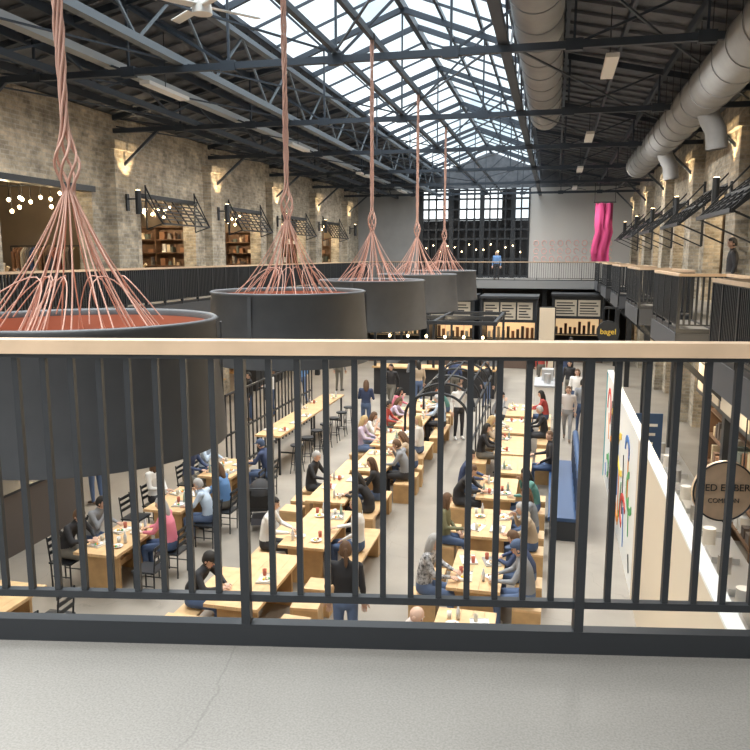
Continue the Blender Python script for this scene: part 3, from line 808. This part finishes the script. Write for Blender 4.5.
def hand(b,wr,d,side,curl=.5):
    d=V(d).normalized(); n=V((0,0,1)); s=d.cross(n)
    if s.length<.1: s=V((1,0,0))
    s.normalize(); n=s.cross(d).normalized(); s=s*(side)
    R=Matrix((s,d,n)).transposed()
    b.ell(wr+d*.045,(.042,.055,.018),PM[0],R,10,8)
    for i,(o,l) in enumerate(((-.03,.058),(-.01,.07),(.01,.074),(.03,.066))):
        p0=wr+d*.085+s*o; p1=p0+(d*math.cos(curl)-n*math.sin(curl))*l*.55; p2=p1+(d*math.cos(curl*2)-n*math.sin(curl*2))*l*.5
        b.cyl(p0,p1,.0095,.0085,PM[0],6); b.cyl(p1,p2,.0085,.007,PM[0],6); b.ell(p1,(.0088,)*3,PM[0],nu=6,nv=4); b.ell(p2,(.007,)*3,PM[0],nu=6,nv=4)
    q0=wr+d*.03+s*.035; q1=q0+(d*.6+s*.7-n*.2)*.04; q2=q1+(d*.9+s*.2-n*.3)*.032
    b.cyl(q0,q1,.013,.01,PM[0],6); b.cyl(q1,q2,.01,.008,PM[0],6); b.ell(q2,(.008,)*3,PM[0],nu=6,nv=4)
def headg(b,c,yaw,pitch,hair):
    R=Matrix.Rotation(yaw,3,'Z')@Matrix.Rotation(pitch,3,'X'); c=V(c)+V((0,.01,.07))
    def fn(p):
        q=p.copy()
        if q.z<0: k=1+.32*q.z/.115; q.x*=k; q.y=q.y*(1+.15*q.z/.115)+(.012*(-q.z/.115))
        return q
    b.ell(c,(.076,.094,.118),PM[0],R,18,14,fn)
    P=lambda x,y,z:c+R@V((x,y,z))
    b.add([P(-.014,.088,-.028),P(.014,.088,-.028),P(0,.118,-.024),P(0,.092,.012)],[(0,1,2),(1,3,2),(3,0,2)],PM[0],True)
    for s in(-1,1):
        b.ell(P(s*.03,.083,.008),(.012,.009,.007),PM[6],R,8,6); b.ell(P(s*.078,-.002,-.01),(.01,.022,.033),PM[0],R,8,6)
        b.ell(P(s*.03,.087,.028),(.018,.006,.004),PM[5],R,6,4)
    b.ell(P(0,.084,-.058),(.024,.01,.007),PM[7],R,8,6)
    kp=lambda p:(p.z>.03+.35*max(0,p.y)) or (p.y<.015 and p.z>-.065)
    if hair!='bald': b.ell(P(0,-.006,.008),(.087,.105,.126),PM[5],R,22,16,None,kp)
    if hair=='long':
        b.ell(P(0,-.075,-.1),(.085,.045,.17),PM[5],R,14,10)
        for s in(-1,1): b.ell(P(s*.075,-.02,-.07),(.022,.045,.13),PM[5],R,10,8)
    if hair=='tail':
        b.ell(P(0,-.125,.03),(.03,.03,.035),PM[5],R,8,6); b.ell(P(0,-.145,-.08),(.028,.03,.12),PM[5],R,10,8)
    if hair=='cap':
        b.ell(P(0,-.002,.035),(.094,.112,.105),PM[5],R,22,14,None,lambda p:p.z>0)
        b.ell(P(0,.12,.04),(.07,.07,.008),PM[5],R,14,6)
SIT=dict(pel=(0,0,.57),waist=(0,.0,.77),chest=(0,.05,.98),neck=(0,.1,1.14),head=(0,.14,1.21),
 shL=(-.185,.08,1.08),shR=(.185,.08,1.08),elL=(-.25,.2,.86),elR=(.25,.2,.86),wrL=(-.14,.42,.81),wrR=(.14,.42,.81),
 hipL=(-.09,.02,.55),hipR=(.09,.02,.55),knL=(-.12,.44,.53),knR=(.12,.44,.53),anL=(-.12,.4,.09),anR=(.12,.42,.09),toeL=(-.13,.54,.04),toeR=(.13,.56,.04))
POSES={'sit':(SIT,0,-.25),
 'eat':({**SIT,'elR':(.27,.24,.84),'wrR':(.09,.31,1.08),'chest':(0,.07,.96),'neck':(0,.14,1.11),'head':(0,.19,1.17)},.1,-.35),
 'lean':({**SIT,'chest':(0,.11,.93),'neck':(0,.2,1.07),'head':(0,.26,1.12),'shL':(-.19,.17,1.02),'shR':(.19,.17,1.02),'elL':(-.27,.3,.83),'elR':(.27,.3,.83),'wrL':(-.08,.48,.81),'wrR':(.1,.46,.81)},-.1,-.5),
 'look':({**SIT,'chest':(0,.0,.98),'neck':(0,.02,1.15),'head':(0,.04,1.22),'shL':(-.185,.0,1.09),'shR':(.185,.0,1.09),'elL':(-.25,.02,.83),'elR':(.25,.08,.83),'wrL':(-.1,.24,.67),'wrR':(.12,.38,.81)},.7,-.05),
 'stand':(dict(pel=(0,0,.93),waist=(0,.01,1.1),chest=(0,0,1.3),neck=(0,0,1.48),head=(0,.02,1.55),shL=(-.185,0,1.42),shR=(.185,0,1.42),
   elL=(-.24,-.02,1.12),elR=(.24,-.02,1.12),wrL=(-.24,.06,.87),wrR=(.24,.08,.88),hipL=(-.09,0,.9),hipR=(.09,0,.9),knL=(-.1,.02,.49),knR=(.1,.02,.49),anL=(-.11,-.03,.09),anR=(.11,-.03,.09),toeL=(-.13,.13,.04),toeR=(.13,.13,.04)),.2,-.1)}
ST0=POSES['stand'][0]
POSES['walk']=({**ST0,'knL':(-.1,.2,.52),'anL':(-.1,.3,.11),'toeL':(-.11,.46,.07),'knR':(.1,-.04,.5),'anR':(.1,-.32,.14),'toeR':(.1,-.2,.05),'elL':(-.24,-.12,1.14),'wrL':(-.22,-.1,.9),'elR':(.24,.04,1.12),'wrR':(.2,.25,.96)},0,-.1)
POSES['hold']=({**ST0,'elL':(-.25,.03,1.14),'elR':(.25,.03,1.14),'wrL':(-.15,.3,1.1),'wrR':(.15,.3,1.1)},.3,-.3)
BG={};PMESH={}
def pmesh(pose,hair):
    if (pose,hair) in PMESH: return PMESH[pose,hair]
    J,yaw,pit=POSES[pose]
    if pose not in BG: BG[pose]=body_geo(J)
    vs,fs,ml=BG[pose]
    b=MB(); b.mats=list(PM)
    b.v=[tuple(v) for v in vs]; b.f=[list(f) for f in fs]; b.m=list(ml); b.s=[True]*len(fs)
    for s,sd in(('L',-1),('R',1)):
        wr=V(J['wr'+s]); d=wr-V(J['el'+s])
        if .78<wr.z<.83: d.z=-.02
        hand(b,wr,d,sd,.35)
    headg(b,J['head'],yaw,pit,hair)
    me=b.mesh('person'); PMESH[pose,hair]=me; return me
SK=[cm(.62,.4,.3),cm(.5,.31,.22),cm(.28,.16,.1),cm(.7,.47,.36)]
HC={'k':cm(.02,.017,.015),'b':cm(.12,.065,.035),'y':cm(.5,.36,.18),'g':cm(.4,.39,.38),'w':cm(.7,.68,.65),'r':cm(.25,.08,.03),'n':cm(.06,.09,.16)}
TC={'k':cm(.02,.02,.024),'w':cm(.75,.74,.72),'n':cm(.04,.06,.13),'g':cm(.25,.26,.28),'l':cm(.45,.55,.68),'p':cm(.75,.22,.3),'o':cm(.16,.16,.09),'r':cm(.4,.06,.05),'t':cm(.45,.35,.25),'v':cm(.5,.42,.55),'e':cm(.12,.25,.5),'m':cm(.1,.25,.22),'x':cm(.55,.5,.48)}
BCs=[cm(.03,.03,.035),cm(.06,.1,.2),cm(.1,.15,.27),cm(.15,.14,.12)]
EYE=cm(.02,.02,.02);LIP=cm(.5,.18,.16)
FLOR=mat('speckled_fabric',(.35,.35,.36),.8,0,.95,22)
def person(pose,hair,x,y,rot,top,hc='b',sk=0,bot=None,short=False,z=0,sc=None):
    o=place(pmesh(pose,hair),'person',(x,y,z),math.radians(rot+random.uniform(-8,8)),sc=sc or random.uniform(.96,1.04))
    skin=SK[sk]; T=TC[top] if top!='f' else FLOR
    ms=[skin,T,skin if short else T,bot or random.choice(BCs),random.choice([BLACK,cm(.15,.1,.07),WHITE]),HC[hc],EYE,LIP]
    for i,m in enumerate(ms):
        o.material_slots[i].link='OBJECT'; o.material_slots[i].material=m
    return o
P=person
FX,FN=-90,90
P('lean','short',-8.0,10.75,FX,'k','b'); P('sit','long',-6.42,11.45,FN,'p','g'); P('eat','short',-8.0,11.5,FX,'g','k')
P('look','long',-8.0,13.7,FX,'w','b'); P('eat','short',-6.42,12.95,FN,'l','g'); P('sit','long',-6.42,13.75,FN,'e','b')
P('sit','short',-8.0,15.2,FX,'n','k'); P('eat','long',-8.0,16.0,FX,'l','k'); P('sit','cap',-6.42,16.05,FN,'n','n')
def seat(i,sx,k,pose,hair,top,hc='b',sk=0,short=False):
    P(pose,hair,CX[i]+sx*.8,CY[i]+k,-90 if sx<0 else 90,top,hc,sk,None,short)
seat(0,-1,-.5,'lean','cap','k','k')
seat(1,-1,-.5,'sit','short','w','k'); seat(1,1,-.2,'look','long','w','y')
seat(2,1,-.5,'lean','long','k','k',1); seat(2,1,.3,'sit','long','k','b'); seat(2,-1,.6,'sit','short','k','g')
seat(3,1,-.5,'eat','short','g','b'); seat(3,1,.5,'lean','long','t','b')
seat(4,-1,-.6,'sit','long','v','y'); seat(4,-1,.3,'eat','long','w','b',0,True); seat(4,1,-.4,'look','long','w','y')
seat(5,-1,-.5,'sit','short','r','k'); seat(5,-1,.4,'lean','long','v','b',1); seat(5,1,.4,'sit','short','l','g')
seat(6,-1,-.4,'eat','long','p','k'); seat(6,1,-.4,'sit','cap','w','r'); seat(6,1,.5,'lean','long','m','b')
P('lean','bald',-1.78,8.65,FX,'x','w',3)
P('sit','long',-1.78,10.8,FX,'f','g'); P('sit','cap',-.22,10.8,FN,'g','n'); P('lean','short',-.22,11.6,FN,'n','b')
P('look','long',-1.78,12.95,FX,'o','b'); P('eat','short',-.22,12.95,FN,'t','g'); P('sit','long',-.22,13.75,FN,'g','b')
P('lean','short',-1.78,15.1,FX,'k','b'); P('sit','short',-1.78,15.9,FX,'n','k'); P('eat','long',-.22,15.05,FN,'m','k',1)
P('look','short',.08,18.1,FN,'k','b')
for y,t,h,hc,po in((18.9,'k','long','k','sit'),(19.7,'t','long','y','eat'),(21.3,'w','short','b','lean'),(23.6,'g','short','k','eat')):
    P(po,h,-1.68,y,FX,t,hc)
for y,t,h,hc,po in((21.5,'k','short','g','sit'),(24.0,'r','long','k','sit')):
    P(po,h,-.12,y,FN,t,hc)
P('stand','tail',-2.62,9.3,10,'k','b',bot=BCs[2])
P('walk','short',.55,23.2,180,'x','b',bot=cm(.25,.25,.26)); P('walk','short',1.0,24.0,0,'g','k'); P('stand','long',.7,29,160,'k','k')
P('stand','short',-2.7,22.6,200,'w','b'); P('hold','long',-5.7,22.8,0,'n','b'); P('walk','short',-5.6,26.2,170,'k','k')
P('stand','long',-10.0,14.6,70,'w','b',bot=BCs[2]); P('stand','short',-10.0,23.6,120,'k','k'); P('hold','long',-9.5,24.4,100,'w','b'); P('walk','short',-9.3,27,30,'e','b')
P('stand','short',-3.6,28.6,0,'n','b'); P('hold','long',-5.2,28.5,20,'g','b'); P('stand','long',-.4,33,10,'r','k'); P('walk','short',.6,32,180,'n','k')
P('stand','cap',.9,37,180,'w','k'); P('stand','short',-8.6,29.8,0,'g','b'); P('stand','long',-4.8,27.3,30,'t','k'); P('stand','short',-2.3,27.6,-30,'k','b'); P('walk','long',.9,26.3,170,'w','b')
P('stand','long',-3.25,44.2,170,'e','y',z=MZ); P('stand','long',-13.8,18.6,-60,'k','b',z=MZ); P('stand','short',3.9,18.5,90,'k','k',z=MZ)
# ------------------------------------------------------------ world, light, camera
w=bpy.data.worlds.new('World'); S.world=w; w.use_nodes=True; nt=w.node_tree
bg=nt.nodes['Background']; tc=nt.nodes.new('ShaderNodeTexCoord'); n=nt.nodes.new('ShaderNodeTexNoise')
n.inputs['Scale'].default_value=3.5; n.inputs['Detail'].default_value=5
cr=nt.nodes.new('ShaderNodeValToRGB'); cr.color_ramp.elements[0].position=.38; cr.color_ramp.elements[0].color=(.36,.46,.53,1)
cr.color_ramp.elements[1].position=.58; cr.color_ramp.elements[1].color=(.93,.98,1,1)
nt.links.new(tc.outputs['Generated'],n.inputs['Vector']); nt.links.new(n.outputs['Fac'],cr.inputs[0]); nt.links.new(cr.outputs[0],bg.inputs[0])
bg.inputs[1].default_value=1.5
sl_=bpy.data.lights.new('overcast_sun','SUN'); sl_.energy=9; sl_.angle=math.radians(75); sl_.color=(1,.98,.95)
so=bpy.data.objects.new('overcast_sun',sl_); COL.objects.link(so); so.location=(-10,0,30)
so.rotation_euler=V((.28,-.08,-1)).to_track_quat('-Z','Y').to_euler()
def area(name,loc,sx,sy,e,col=(1,.95,.88)):
    l=bpy.data.lights.new(name,'AREA'); l.shape='RECTANGLE'; l.size=sx; l.size_y=sy; l.energy=e; l.color=col
    o=bpy.data.objects.new(name,l); COL.objects.link(o); o.location=loc; return o
fx=MB()
for x,ys in((-8.6,(-6,-2,16,25,34,43)),(.9,(-6,-2,16,25,34,43)),(-4.2,(-6,-3))):  # added battens, not hall fittings: fill light for walls and near bridge
    for y in ys:
        fx.bx(x-.12,x+.12,y-.9,y+.9,9.2,9.28,WHITE)
        fx.cyl((x,y,9.28),(x,y,rz(x)-.25),.012,.012,BLACK,5)
        area('added_fill_lamp',(x,y,9.19),.2,1.7,110 if y<0 else 240)
fx.obj('added_fill_fixture')
cam=bpy.data.cameras.new('Camera'); co=bpy.data.objects.new('Camera',cam); COL.objects.link(co)
cam.lens=36; cam.sensor_width=36; cam.clip_end=300
co.location=(0,0,MZ+1.40); co.rotation_euler=(math.radians(90-9.02),0,psi)
S.camera=co
S.view_settings.view_transform='Standard'; S.view_settings.exposure=.6
